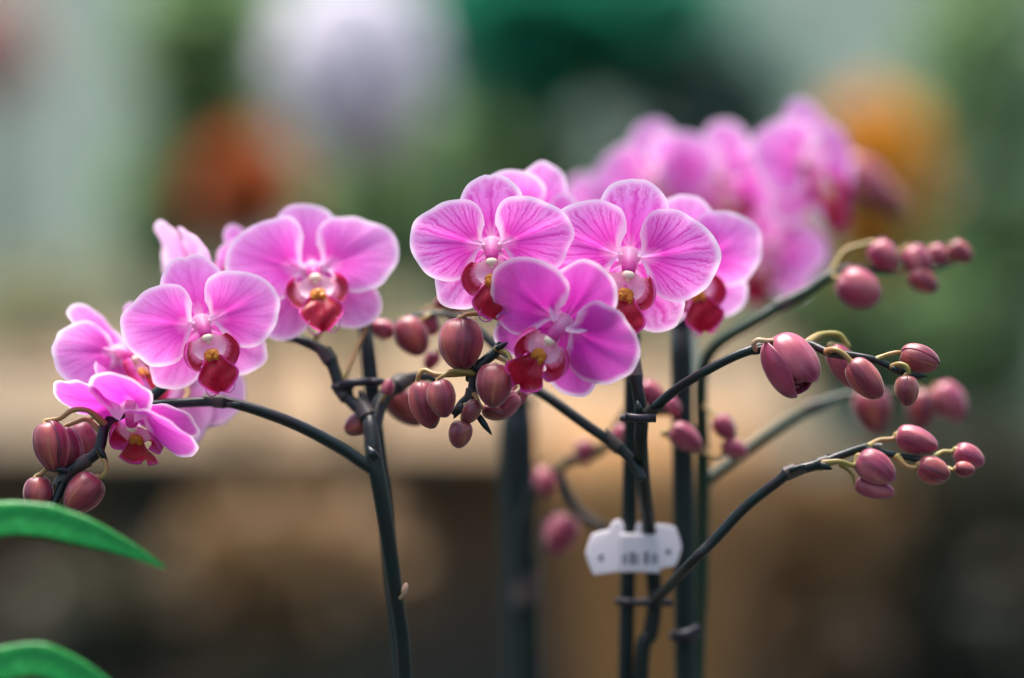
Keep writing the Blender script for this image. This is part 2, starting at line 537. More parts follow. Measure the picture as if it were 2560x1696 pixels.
def flower(parent, px, py, dep, size, roll=0, yaw=0, pitch=0, seed=1, ped=None, cup=0.0, lip=True, label=None, pm='petal_soft', curl=0.0, ped_mat='pedicel', hres=1.0, fl=0.0, fr=0.0, fd=0.0, fs=0.0):
    """size: photo pixels (on screen) from centre to petal tip"""
    k = (FOCUS + dep) / FOCUS
    M = Matrix.Translation(P(px, py, dep)) @ BASIS @ Matrix.Rotation(R(roll), 4, 'Z') @ Matrix.Rotation(R(yaw), 4, 'Y') @ Matrix.Rotation(R(pitch), 4, 'X') @ Matrix.Diagonal((size * .955 * S * k,) * 3).to_4x4()
    rnd = random.Random(seed * 77)
    j = lambda a: rnd.uniform(-a, a)
    nth, nt = int(30 * hres), int(22 * hres)
    # the flower's own mesh: the small throat base and the stalk that carries it
    m = MB()
    if ped:
        Mi = M.inverted()
        far = [Mi @ P(*q) for q in ped]
        pts = catmull([(0, 0, -.03), (0, -.02, -.13)] + [tuple(q) for q in far], 7)
    else:
        pts = catmull([(0, 0, -.03), (0, -.03, -.2), (.02, -.14, -.42), (.02, -.3, -.55)], 7)
    n = len(pts)
    m.tube([Vector(q) for q in pts], [lerp(.050, .040, i / (n - 1)) * (1 + .25 * math.exp(-(i / 2.5) ** 2)) for i in range(n)], 9)
    f = m.build('flower', MT[ped_mat], parent)
    f.matrix_basis = M
    if label: f['label'] = label
    K = dict(nth=nth, nt=nt)
    jit = lambda o: [(a, r * (1 + j(.012))) for a, r in o]
    polar_petal('dorsal_sepal', jit(DORSAL), 90 + j(3), 7, MT[pm], f, zsheet(cup=.12 + cup + j(.05), bow=.03 + j(.03), back=.02 - curl, off=-.05, tilt=fd + j(.10)), seed * 5 + 1, base=(0, .0), pinch=.35, **K)
    for mir in (False, True):
        polar_petal('lateral_sepal', jit(SEPAL), -44 + j(4), 7, MT[pm], f, zsheet(cup=.10 + cup + j(.06), bow=.02 + j(.02), back=.05, off=-.07, tilt=fs + j(.10), side=j(.06)), seed * 5 + 2 + mir, base=(0, -.05), mirror=mir, pinch=.4, **K)
    for mir in (False, True):
        polar_petal('petal', jit(PETAL), 12 + j(4), 13 + rnd.choice((-1, 0, 1)), MT[pm], f, zsheet(cup=.05 + cup + j(.05), bow=.07 + j(.04), back=.06 + j(.06), off=.02, fold=.11 + j(.06), crease=.035, side=j(.06), tilt=(fl if mir else fr) + j(.06)), seed * 5 + 4 + mir, base=(.105 if not mir else -.105, -.01), mirror=mir, pinch=.62, **K)
    if not lip:
        return f
    LIPPARTS = []
    # column and anther cap
    m = MB()
    cp = catmull([(0, .03, .0, .095), (0, -.04, .08, .088), (0, -.12, .15, .088), (0, -.185, .195, .080), (0, -.215, .21, .05)], 5)
    m.tube([Vector(q[:3]) for q in cp], [q[3] for q in cp], 14)
    n0 = len(m.v)
    m.ball((0, .0, -.015), .15, .12, .06, 18, 10)
    m.a[n0:] = [(0, 0, 1)] * (len(m.v) - n0)
    m.build('column', MT['column'], f)
    m = MB()
    m.ball((0, -.225, .232), .078, .062, .060, 16, 10, Matrix.Rotation(R(25), 3, 'X'))
    m.ball((0, -.285, .245), .026, .034, .026, 10, 6)
    m.build('anther_cap', MT['anther'], f)
    # throat: a shallow spotted bowl
    m = MB()
    rows, ats = [], []
    for i in range(13):
        a = lerp(.08, 1.0, i / 12)
        r = []
        at = []
        for q in range(28):
            ph = 2 * math.pi * q / 28
            x, y = .172 * a * math.cos(ph), .15 * a * math.sin(ph)
            r.append((x, -.325 + y, .15 + .05 * a * a + .05 * max(0, -math.sin(ph)) * a))
            at.append((x * 5.7, y * 7.4, 1))
        rows.append(r); ats.append(at)
    m.grid(rows, ats, close=True)
    LIPPARTS.append(m.build('throat', MT['throat'], f))
    # callus: two humps
    m = MB()
    m.ball((0, -.40, .235), .078, .060, .040, 18, 12)
    for sx in (-1, 1):
        m.ball((sx * .040, -.435, .25), .036, .052, .034, 16, 12, Matrix.Rotation(R(sx * 14), 3, 'Z'))
    m.v = [tuple(Vector(p) * (1 + .05 * mnoise.noise(Vector(p) * 45.0)) + Vector((0, 0, .012 * mnoise.noise(Vector(p) * 30.0 + Vector((seed, 0, 0)))))) for p in m.v]
    LIPPARTS.append(m.build('callus', MT['callus'], f))
    # side lobes: two thin wings that rise out of the throat's sides and curl inwards
    for sx in (-1, 1):
        bc = catmull([(.055, -.455, .215), (.115, -.425, .20), (.150, -.35, .185), (.150, -.27, .17), (.120, -.215, .165)], 5)
        w1, w2 = 1 + j(.10), j(.02)
        mc = catmull([(.10, -.56, .255), (.215 * w1, -.565 + w2, .30), (.305 * w1, -.475, .345), (.315 * w1, -.345, .345), (.245 * w1, -.215 + w2, .30), (.165, -.185, .23)], 4)
        rows, ats = [], []
        for a in range(21):
            q = a / 20
            b0 = Vector(bc[round(q * (len(bc) - 1))]); m0 = Vector(mc[round(q * (len(mc) - 1))])
            r, at = [], []
            for c in range(13):
                t = c / 12
                p = b0.lerp(m0, t)
                p += Vector((.055, -.01, -.045)) * math.sin(math.pi * t)          # belly outwards
                p += Vector((-.045, 0, .02)) * t ** 3 * math.sin(math.pi * q)       # the margin rolls in
                p.z += .008 * math.sin(9 * q + seed) * t
                r.append((sx * p.x, p.y, p.z)); at.append((q, t, min(1 - t, q * 2, (1 - q) * 2)))
            rows.append(r if sx > 0 else r[::-1]); ats.append(at if sx > 0 else at[::-1])
        m = MB(); m.grid(rows, ats)
        LIPPARTS.append(m.build('side_lobe', MT['lobe'], f))
    # mid lobe with two tendrils
    rows, ats = [], []
    path = catmull([(-.40, .19, .09), (-.455, .24, .12), (-.53, .28, .175), (-.60, .30, .215), (-.67, .30, .205), (-.75, .28, .145), (-.81, .25, .075), (-.835, .24, .04)], 4)
    L = len(path)
    for i, (y, z, w) in enumerate(path):
        r, at = [], []
        for q in range(21):
            u = lerp(-1, 1, q / 20)
            r.append((u * w, y - .03 * u * u, z + (.075 + .03 * math.sin(seed * 1.3)) * u * u - .022 * math.exp(-(u / .12) ** 2) + .010 * math.sin(seed + 5 * u + i * .5)))
            at.append((u, i / (L - 1), min((1 - abs(u)) * w, (1 - i / (L - 1)) * .43 + .012)))
        rows.append(r); ats.append(at)
    m = MB(); m.grid(rows, ats)
    LIPPARTS.append(m.build('lip', MT['lip'], f))
    pv = Vector((0, -.16, .10))
    for sx in (-1, 1):
        m = MB()
        tp = catmull([(sx * .03, -.835, .242), (sx * .09, -.865, .26), (sx * .14, -.83, .30), (sx * .15, -.775, .33), (sx * .125, -.735, .34)], 5)
        m.tube([Vector(q) for q in tp], [lerp(.011, .003, i / (len(tp) - 1)) for i in range(len(tp))], 7)
        LIPPARTS.append(m.build('tendril', MT['tendril'], f))
    for ch in LIPPARTS:
        ch.matrix_basis = Matrix.Translation(pv) @ Matrix.Diagonal((1.3, 1.2, 1.15, 1)) @ Matrix.Translation(-pv)
    return f

def bud(parent, px, py, dep, length, width, ang, tilt=0, seed=1, ped=None, mat='bud', ped_mat='pedicel', ped_w=9.0, open_=0.0, label=None):
    """length, width in screen pixels; ang: the way the tip points in the picture (degrees, 0 right, -90 down)"""
    k = (FOCUS + dep) / FOCUS
    rnd = random.Random(seed * 31 + 5)
    A = Matrix.Translation(P(px, py, dep)) @ BASIS @ Matrix.Rotation(R(ang), 4, 'Z') @ Matrix.Rotation(R(-tilt), 4, 'Y') @ Matrix.Rotation(rnd.uniform(0, 6.28), 4, 'X')
    hl, hw = length * S * k / 2, width * S * k / 2
    taper = rnd.uniform(.9, 1.35)                      # how pointed the tip is
    peak = rnd.uniform(.82, 1.0)                       # where it is widest
    def prof(q):
        return math.sin(math.pi * q ** peak) ** .72 * (1 - .22 * taper * sstep(.45, 1.0, q))
    core = MB()
    core.grid([[(-math.cos(math.pi * i / 14) * hl * .95, .9 * hw * max(.02, prof(i / 14)) * math.cos(2 * math.pi * q / 20), .9 * hw * max(.02, prof(i / 14)) * math.sin(2 * math.pi * q / 20)) for q in range(20)] for i in range(15)], None, close=True)
    o = core.build('bud', MT[mat], parent)
    o.matrix_basis = A
    ns, nc = 24, 20
    big = length > 52
    for q in range(3):
        cen = 2 * math.pi * q / 3 + rnd.uniform(-.25, .25)
        span = R(rnd.uniform(72, 84))
        gap = rnd.uniform(.0, .05) + open_
        rows, ats = [], []
        for i in range(ns + 1):
            sq = i / ns
            s_ = .015 + .975 * sq
            x = -math.cos(math.pi * s_) * hl * (1.0 + .03 * q)
            r, at = [], []
            for c_ in range(nc + 1):
                c = lerp(-1, 1, c_ / nc)
                hsp = span * (1 - .30 * sstep(.72, 1.0, sq))
                ph = cen + c * hsp + .25 * sq
                rr = hw * prof(s_) * (1.0 + .022 * q - .05 * abs(c) ** 6 + .035 * (1 - min(1, abs(c) * 2.2)) ** 2 + .012 * math.sin(c * 9 + seed) + gap * sq ** 3)
                r.append((x, rr * math.cos(ph), rr * math.sin(ph)))
                at.append((c, sq, 1.0))
            rows.append(r); ats.append(at)
        mm = MB(); mm.grid(rows, ats)
        so = mm.build('sepal', MT[mat], o)
        if big:
            sm = so.modifiers.new('thickness', 'SOLIDIFY'); sm.thickness = hw * .045; sm.offset = -1
    if label: o['label'] = label
    if ped:
        Ai = A.inverted()
        pts = [tuple(Ai @ P(*(q if len(q) == 3 else (q[0], q[1], dep)))) for q in ped] + [(-hl * 1.06, .0, 0), (-hl * .86, 0, 0)]
        pts = catmull(pts, 7)
        n = len(pts)
        w = ped_w * 1.1 * S * k / 2
        pm = MB()
        pm.tube([Vector(q) for q in pts], [w * (1 + .95 * sstep(.7, 1, i / (n - 1)) + .6 * (1 - sstep(0, .25, i / (n - 1)))) for i in range(n)], 9)
        pm.build('pedicel', MT[ped_mat], o)
    return o

def stem(parent, pts, name='stem', mat='stem', nodes=(), per=8, n=12):
    """pts: (px, py, dep, width in px)"""
    cp = catmull([tuple(q) for q in pts], per)
    m = MB()
    V = [P(q[0], q[1], q[2]) for q in cp]
    rad = [q[3] * S * (FOCUS + q[2]) / FOCUS / 2 for q in cp]
    L = len(V)
    for nd in nodes:                                   # swollen joints along the stem
        i0 = nd * (L - 1)
        rad = [r * (1 + .30 * math.exp(-((i - i0) / 1.1) ** 2)) for i, r in enumerate(rad)]
    m.tube(V, rad, n)
    o = m.build(name, MT[mat], parent)
    for q, nd in enumerate(nodes):                     # papery sheath at each joint, torn to a point on one side
        i0 = min(L - 4, max(1, round(nd * (L - 1))))
        d = (V[i0 + 1] - V[i0 - 1]).normalized()
        up = Vector((0, -1, 0)); up = (up - d * up.dot(d)).normalized(); sd = d.cross(up)
        r0 = rad[i0] / 1.3
        rows = []
        for a in range(7):
            t = a / 6
            row = []
            for c in range(18):
                ph = 2 * math.pi * c / 18
                ln = r0 * (2.2 + 2.4 * max(0, math.cos(ph - 1.2 - q * 2.1)) ** 2)
                rr = r0 * (1.36 - .08 * t + .10 * t * max(0, math.cos(ph - 1.2 - q * 2.1)))
                row.append(V[i0] + d * (ln * t - r0 * .4) + (up * math.cos(ph) + sd * math.sin(ph)) * rr)
            rows.append(row)
        sm = MB(); sm.grid(rows, None, close=True)
        sm.build('bract', MT['sheath'], parent)
    return o

def bract(parent, px, py, dep, ln, wd, ang, mat='stem'):
    """the small pointed scale at a joint"""
    k = (FOCUS + dep) / FOCUS
    m = MB()
    rows = []
    for i in range(9):
        s = i / 8
        w = wd * .5 * (1 - s) ** .7 * (.6 + .8 * s if s < .5 else 1)
        rows.append([(s * ln * S * k, w * S * k * math.sin(a), w * S * k * (math.cos(a) * .8) + .2 * wd * S * k * math.sin(3.14 * s)) for a in [lerp(-2.2, 2.2, q / 10) for q in range(11)]])
    m.grid(rows)
    o = m.build('bract', MT[mat], parent)
    o.matrix_basis = Matrix.Translation(P(px, py, dep)) @ BASIS @ Matrix.Rotation(R(ang), 4, 'Z')
    return o

def base_of(px, dep):
    q = P(px, 848, dep)
    return (q.x, q.y, GROUND_Z)

def down(px, py, dep, w, px2=None):
    """continue a stem from the lower picture edge into the soil of its pot, well below the frame"""
    k = (FOCUS + dep) / FOCUS
    zpx = 848 + (ZC - POT_Z) / (S * k)
    px2 = px if px2 is None else px2
    return [(lerp(px, px2, .5), lerp(py, zpx, .5), dep, w), (px2, zpx, dep, w * 1.1)]

POT_Z = 0.30     # soil level in the pots
G_OR = 'pink moth orchids in bloom'

# ================================================================== centre plant
cp = empty('orchid_plant', (P(1600, 848, .03).x, .03, POT_Z))
tag(cp, 'sharp pink orchid in the middle, white clip round its stems, striped flowers', 'orchid', G_OR)

# main stem, through the clip, up behind the flowers, its tip drooping left among the buds
stem(cp, down(1602, 1696, .054, 40, 1590)[::-1] + [(1602, 1696, .054, 39), (1626, 1584, .054, 39), (1637, 1505, .054, 38), (1634, 1448, .054, 37), (1622, 1320, .048, 36), (1611, 1230, .034, 35), (1602, 1110, .018, 35), (1604, 1040, .016, 34), (1590, 950, .016, 30), (1572, 850, .022, 28), (1540, 740, .030, 27), (1450, 690, .034, 27), (1350, 715, .030, 26), (1290, 760, .020, 26), (1268, 801, .006, 25), (1257, 850, .004, 25), (1239, 880, .003, 26), (1206, 908, .002, 26), (1187, 932, .002, 26), (1183, 962, .002, 25), (1176, 988, .002, 24), (1155, 1012, .002, 26), (1132, 1036, .001, 16)], nodes=(.42, .80, .9))
for a in ((1262, 806, .003, 34, 20, 60), (1240, 874, .0, 36, 22, 30), (1190, 930, -.001, 34, 20, 110), (1158, 1012, -.001, 44, 26, 235), (1196, 1040, .0, 60, 26, -55), (1600, 1040, .012, 40, 30, 100), (1636, 1500, .048, 40, 32, 60)):
    bract(cp, *a)

# the flowers
flower(cp, 1230, 612, .000, 197, roll=3, yaw=-4, pitch=2, seed=3, pm='petal', ped=[(1262, 650, .020), (1330, 722, .030)], label='sharpest striped flower with the white edged petals, left of centre', hres=1.35)
flower(cp, 1573, 640, .004, 219, roll=-9, yaw=4, pitch=3, seed=8, pm='petal', ped=[(1560, 690, .024), (1530, 735, .030)], label='large striped flower facing the front, right of centre', hres=1.35)
flower(cp, 1409, 806, -.010, 203, roll=-36, yaw=-6, pitch=24, seed=12, pm='petal_deep', fl=.10, fr=.12, ped=[(1390, 770, .015), (1360, 715, .030)], label='low tilted magenta flower between the two striped ones', hres=1.35)
flower(cp, 1722, 655, .042, 190, roll=10, yaw=8, pitch=4, seed=15, ped=[(1680, 690, .060), (1600, 760, .050), (1565, 820, .023)], label='softly blurred flower half hidden on the right')
flower(cp, 1326, 556, .044, 178, roll=-24, yaw=34, pitch=-4, seed=17, ped=[(1340, 620, .048), (1380, 705, .034)], label='blurred flower turned sideways behind the sharpest one')

# buds on the drooping tip
bud(cp, 1151, 860, .000, 128, 110, -88, 12, 1, [(1264, 800, .004), (1215, 787, .000), (1170, 786, -.002), (1152, 795, -.002)], 'bud', 'pedicel', 11)
bud(cp, 1064, 1012, .004, 118, 78, -72, 5, 2, [(1188, 930, .003), (1100, 938, .002), (1062, 926, .004), (1048, 938, .004)], 'bud', 'pedicel', 11)
bud(cp, 1103, 998, -.006, 92, 70, -80, 12, 3, [(1186, 932, .000), (1130, 928, -.004), (1108, 940, -.006)], 'bud', 'pedicel', 10)
bud(cp, 1234, 966, -.006, 104, 92, -94, 14, 4, [(1241, 872, .002), (1268, 884, -.002), (1276, 905, -.005), (1262, 925, -.006)], 'bud', 'pedicel', 10)
bud(cp, 1150, 1087, -.003, 66, 58, -104, 5, 5, [(1166, 1012, .000), (1156, 1042, -.003)], 'bud_small', 'pedicel', 10)
bud(cp, 1178, 1030, -.003, 62, 44, -118, 5, 6, [(1184, 985, .001), (1192, 996, -.002)], 'bud_small', 'pedicel', 10)
bud(cp, 1264, 1014, .010, 78, 60, -128, 0, 7, [(1210, 918, .004), (1262, 940, .012), (1296, 968, .012)], 'bud_pink', 'pedicel_pink', 9)
bud(cp, 1297, 982, .020, 66, 46, -100, 0, 8, [(1240, 890, .006), (1290, 920, .018)], 'bud_pink', 'pedicel_pink', 9)
bud(cp, 1236, 1030, .008, 60, 44, -20, 0, 9, [(1185, 975, .003), (1196, 1005, .006)], 'bud_small', 'pedicel', 9)

# second branch, leaving the main stem to the left, with blurred buds behind
stem(cp, [(1606, 1200, .020, 24), (1585, 1160, .022, 25), (1545, 1118, .024, 26), (1470, 1066, .026, 26), (1390, 1008, .030, 26), (1310, 950, .036, 25), (1230, 860, .042, 22), (1150, 800, .046, 19), (1080, 786, .047, 17), (1010, 802, .048, 15), (955, 850, .048, 12)], 'branch', nodes=(.2, .5, .7, .9))
bud(cp, 1030, 842, .044, 100, 84, -60, 0, 11, [(1075, 786, .047), (1062, 794, .044), (1052, 800, .044)], 'bud')
bud(cp, 1070, 812, .050, 62, 50, -50, 0, 12, [(1110, 790, .047), (1090, 770, .05), (1066, 772, .05), (1052, 786, .05)], 'bud_pink', 'pedicel')
bud(cp, 957, 824, .048, 62, 48, 160, 0, 13, [(1005, 804, .048), (992, 806, .048)], 'bud_pink', 'pedicel')
bud(cp, 1078, 902, .052, 48, 38, -120, 0, 14, [(1150, 802, .046), (1118, 850, .050), (1100, 880, .052)], 'bud_pink', 'pedicel')
bud(cp, 1130, 760, .050, 90, 44, 175, 0, 15, [(1160, 804, .046), (1200, 780, .048), (1186, 762, .05)], 'bud', 'pedicel')

# upper right spray of buds, in focus
stem(cp, [(1600, 1058, .016, 24), (1628, 1028, .012, 25), (1688, 976, .008, 25), (1754, 934, .004, 24), (1832, 893, .002, 24), (1890, 872, .002, 24), (1930, 865, .006, 22), (2015, 860, .007, 20), (2065, 879, .004, 20), (2124, 888, .003, 19), (2182, 899, .002, 18), (2232, 920, .002, 17), (2262, 934, .003, 17), (2302, 944, .004, 12)], 'branch', nodes=(.07, .38, .46, .63, .86))
for a in ((1888, 876, .000, 34, 20, 20), (2068, 880, .000, 36, 20, -10), (2228, 920, -.001, 30, 18, -20), (2262, 936, .000, 60, 22, -6)):
    bract(cp, *a)

def open_bud(parent, px, py, dep, length, width, ang, seed):
    """a bud about to open: three sepals that part at the tip"""
    k = (FOCUS + dep) / FOCUS
    A = Matrix.Translation(P(px, py, dep)) @ BASIS @ Matrix.Rotation(R(ang), 4, 'Z') @ Matrix.Rotation(R(-8), 4, 'Y')
    hl, hw = length * S * k / 2, width * S * k / 2
    m = MB()
    m.ball((.1 * hl, 0, 0), hl * .72, hw * .62, hw * .6, 18, 12)
    o = m.build('bud', MT['bud_pink'], parent)
    o.matrix_basis = A
    for q, (cen, span, fl, ln) in enumerate(((62, 92, .04, 1.0), (-86, 74, .16, 1.08), (196, 72, .08, 1.04))):
        rows, ats = [], []
        for i in range(25):
            s = i / 24
            r, at = [], []
            for jx in range(23):
                c = lerp(-1, 1, jx / 22)
                half = span * (math.sin(math.pi * min(.98, s * .93 + .05)) ** .55)
                ph = R(cen + c * half)
                pr = math.sin(math.pi * (.03 + s * .86)) ** .8 + fl * s ** 2.2
                ridge = 1 + .022 * math.cos(c * 13 + seed) - .05 * abs(c) ** 3 + .03 * q
                x = -math.cos(math.pi * s * .94) * hl * ln
                r.append((x, hw * pr * ridge * math.sin(ph), hw * pr * ridge * math.cos(ph)))
                at.append((.5 + c * half / 360 + q * .33, s, 1))
            rows.append(r); ats.append(at)
        mm = MB(); mm.grid(rows, ats)
        so = mm.build('sepal', MT['bud_pink'], o)
        sm = so.modifiers.new('thickness', 'SOLIDIFY')
        sm.thickness = .0008; sm.offset = -1
    pts = [A.inverted() @ P(*q) for q in ((1890, 876, .000), (1884, 862, -.003), (1894, 851, -.004), (1915, 853, -.004))] + [Vector((-hl * .95, 0, 0))]
    pts = catmull([tuple(q) for q in pts], 7)
    pm = MB(); pm.tube([Vector(q) for q in pts], [6.5 * S] * len(pts), 9)
    pm.build('pedicel', MT['pedicel_pink'], o)
    return o
open_bud(cp, 1976, 908, -.002, 140, 118, -56, 4)
bud(cp, 2112, 918, .018, 120, 66, -58, 0, 21, [(2015, 860, .008), (2050, 838, .016), (2095, 836, .018), (2114, 856, .018), (2118, 868, .018)], 'bud_pink', 'pedicel', 13)
bud(cp, 2163, 950, -.004, 112, 76, -52, 8, 22, [(2068, 880, .002), (2086, 874, -.003), (2110, 886, -.004), (2130, 908, -.004)], 'bud', 'pedicel', 12)
bud(cp, 2299, 898, .002, 96, 70, -18, 8, 23, [(2190, 900, .002), (2215, 888, .002), (2240, 882, .002)], 'bud', 'pedicel', 10)
bud(cp, 2268, 978, -.003, 74, 58, -86, 8, 24, [(2230, 918, .001), (2248, 910, -.002), (2266, 916, -.003), (2272, 932, -.003)], 'bud_small', 'pedicel', 10)

# lower right spray
stem(cp, [(1630, 1520, .054, 24), (1650, 1492, .042, 25), (1723, 1412, .016, 26), (1784, 1352, .015, 27), (1863, 1268, .014, 27), (1949, 1200, .012, 27), (1972, 1182, .012, 27), (2050, 1160, .012, 25), (2110, 1136, .013, 21), (2166, 1120, .013, 19), (2221, 1135, .013, 17), (2298, 1150, .013, 15), (2345, 1164, .013, 13), (2390, 1178, .013, 11)], 'branch', nodes=(.45, .54, .69, .84))
for a in ((1972, 1178, .009, 46, 24, 20), (2050, 1162, .008, 34, 26, -20), (2166, 1122, .010, 36, 18, -15)):
    bract(cp, *a)
bud(cp, 2190, 1170, .010, 104, 82, -32, 4, 31, [(2056, 1160, .010), (2098, 1154, .008), (2135, 1164, .009)], 'bud_pink', 'pedicel', 12)
bud(cp, 2186, 1222, .013, 96, 52, -14, 0, 36, [(2100, 1160, .012), (2128, 1184, .013)], 'bud_pink', 'pedicel', 8)
bud(cp, 2292, 1103, .014, 102, 68, -18, 4, 32, [(2170, 1119, .012), (2196, 1102, .014), (2232, 1098, .014)], 'bud_pink', 'pedicel', 12)
bud(cp, 2334, 1178, .010, 80, 68, -24, 0, 33, [(2240, 1140, .012), (2266, 1166, .010), (2290, 1170, .010)], 'bud', 'pedicel', 12)
bud(cp, 2424, 1142, .016, 78, 60, -26, 0, 34, [(2320, 1158, .014), (2352, 1132, .016), (2380, 1130, .016)], 'bud_pink', 'pedicel', 11)
bud(cp, 2412, 1174, .010, 48, 40, -8, 0, 35, [(2370, 1172, .012), (2385, 1176, .010)], 'bud', 'pedicel', 9)

# ================================================================== left plant
lp = empty('orchid_plant', (P(1000, 848, .03).x, .03, POT_Z))
tag(lp, 'pink orchid on the left, its long branch arching to the picture edge', 'orchid', G_OR)
stem(lp, down(1026, 1696, .022, 34, 1060)[::-1] + [(1012, 1696, .020, 36), (992, 1505, .018, 36), (962, 1296, .016, 40), (938, 1160, .016, 42), (928, 1080, .020, 40), (918, 1040, .024, 34), (886, 1012, .027, 32), (852, 972, .030, 31), (826, 905, .032, 30), (795, 872, .033, 28), (745, 850, .034, 24), (700, 840, .038, 20), (640, 800, .05, 16)], nodes=(.5, .62, .72))
stem(lp, [(930, 1172, .016, 34), (900, 1152, .016, 33), (860, 1124, .016, 32), (780, 1080, .015, 30), (700, 1045, .014, 29), (600, 1013, .013, 27), (540, 1004, .014, 26), (450, 1008, .014, 25), (390, 1012, .012, 26), (330, 1025, .012, 27), (285, 1045, .010, 28), (261, 1070, .006, 28), (252, 1110, .004, 28), (238, 1136, .003, 29), (202, 1160, .002, 28), (172, 1177, .001, 27), (158, 1204, .000, 26), (146, 1238, -.001, 22), (132, 1266, -.002, 18), (120, 1300, -.003, 12)], 'branch', nodes=(.3, .44, .72, .8))
stem(lp, [(330, 1025, .012, 22), (384, 988, .013, 28), (430, 942, .015, 27), (470, 880, .018, 24), (520, 800, .026, 20), (590, 720, .04, 17)], 'branch')
stem(lp, [(930, 1080, .022, 46), (950, 1010, .028, 40), (990, 965, .034, 34), (1040, 945, .042, 28), (1085, 950, .048, 22), (1100, 1000, .05, 16)], 'branch', nodes=(.4,))
for a in ((940, 1150, .010, 40, 40, 120), (600, 1016, .010, 36, 26, 170), (248, 1120, .0, 44, 26, -60), (170, 1178, -.002, 40, 24, 170)):
    bract(lp, *a)

flower(lp, 503, 806, .010, 193, roll=14, yaw=14, pitch=2, seed=21, fl=.12, fr=.22, ped=[(500, 860, .020), (474, 885, .018)], label='flower facing right with a pointed crimson lip, on the left branch', hres=1.2)
flower(lp, 781, 674, .036, 208, roll=8, yaw=8, pitch=-22, seed=24, fl=.18, fr=.18, ped=[(808, 800, .044), (790, 846, .036)], label='broad blurred flower tipped up, highest of the left plant')
flower(lp, 331, 1012, .000, 196, roll=-5, yaw=-12, pitch=57, seed=27, pm='petal_deep', fl=.0, fr=.50, fd=.08, ped=[(330, 985, .012), (345, 1005, .014)], label='nodding magenta flower at lower left', hres=1.2, curl=.10)
flower(lp, 292, 880, .030, 176, roll=20, yaw=66, pitch=-6, seed=31, fl=-.3, fr=.3, fd=-.2, ped=[(262, 930, .030), (320, 1000, .020)], label='blurred flower at far left turned sideways')
flower(lp, 476, 668, .050, 158, roll=37, yaw=116, pitch=0, seed=34, pm='petal_pale', ped=[(520, 720, .044), (560, 760, .036)], label='pale flower turned away, one petal rising above the left flowers')
flower(lp, 622, 668, .060, 130, roll=22, yaw=60, pitch=0, seed=37, ped=[(640, 720, .060), (600, 740, .045)], label='small blurred flower behind the broad one')
flower(lp, 470, 950, .056, 180, roll=-30, yaw=150, pitch=0, seed=41, ped=[(470, 985, .036), (452, 1008, .018)], label='pale blurred flower seen from behind')

bud(lp, 128, 1118, .000, 124, 88, -78, 6, 41, [(262, 1062, .006), (222, 1028, .002), (182, 1026, .000), (150, 1046, .000)], 'bud', 'pedicel', 12)
bud(lp, 172, 1124, .007, 108, 72, -74, 0, 42, [(256, 1085, .006), (220, 1050, .008), (190, 1056, .008)], 'bud', 'pedicel', 10)
bud(lp, 214, 1102, .020, 90, 64, -70, 0, 43, [(262, 1072, .010), (245, 1040, .018), (225, 1048, .020)], 'bud_pink', 'pedicel', 10)
bud(lp, 207, 1236, -.002, 106, 88, -128, 8, 44, [(250, 1126, .002), (262, 1156, -.001), (266, 1176, -.002), (252, 1194, -.002)], 'bud', 'pedicel', 11)
bud(lp, 96, 1238, .000, 90, 74, -84, 6, 45, [(160, 1180, .001), (122, 1172, .000), (102, 1186, .000)], 'bud', 'pedicel', 12)
# buds round the foot of the right hand branch
bud(lp, 892, 1060, .030, 66, 56, -150, 0, 46, [(945, 1030, .028), (930, 1050, .03)], 'bud')
bud(lp, 1010, 1016, .052, 120, 74, -40, 0, 47, [(990, 966, .034), (972, 975, .046), (968, 985, .05)], 'bud')
bud(lp, 970, 968, .024, 40, 30, 80, 0, 48, [(952, 1008, .027), (962, 990, .024)], 'bud_pink')
bud(lp, 916, 790, .04, 40, 26, 90, 0, 49, [(850, 968, .031), (880, 900, .036), (912, 830, .04)], 'bud_pink', 'pedicel')
bud(lp, 1013, 1472, .014, 28, 15, 75, 0, 50, [(996, 1500, .017), (1006, 1490, .015)], 'bud_tan', 'pedicel_pink', 7)

# ================================================================== plant behind on the right
rp = empty('orchid_plant', (P(1750, 848, .08).x, .08, POT_Z))
tag(rp, 'blurred pink orchid behind on the right, pale flowers massed above the sharp ones', 'orchid', G_OR)
stem(rp, down(1742, 1696, .080, 38)[::-1] + [(1742, 1696, .080, 38), (1752, 1450, .080, 38), (1756, 1250, .078, 38), (1756, 1100, .075, 34), (1752, 980, .072, 32), (1762, 910, .070, 30), (1800, 856, .066, 30), (1892, 800, .062, 29), (1957, 760, .062, 29), (2022, 726, .062, 28), (2080, 686, .062, 24), (2140, 672, .064, 20), (2216, 680, .066, 17), (2302, 684, .068, 14), (2388, 656, .070, 11)], mat='stem_green', nodes=(.62, .78))
stem(rp, [(1748, 1240, .078, 28), (1775, 1196, .080, 28), (1830, 1150, .084, 28), (1871, 1120, .086, 28), (1949, 1066, .088, 28), (2026, 1021, .088, 27), (2085, 998, .088, 25), (2140, 986, .088, 21), (2230, 982, .090, 17), (2330, 994, .092, 14), (2425, 1046, .092, 8)], 'branch', 'stem_green', nodes=(.5,))
stem(rp, [(1755, 1000, .074, 26), (1740, 900, .12, 26), (1720, 780, .17, 26), (1700, 640, .22, 25), (1740, 540, .25, 24), (1830, 510, .25, 22), (1950, 490, .25, 20), (2080, 500, .25, 16), (2200, 520, .25, 12)], 'branch', 'stem_green')
stem(rp, [(1756, 1120, .076, 24), (1700, 1040, .070, 24), (1640, 1030, .066, 22), (1600, 1045, .064, 16), (1550, 1090, .062, 12)], 'branch', 'stem')
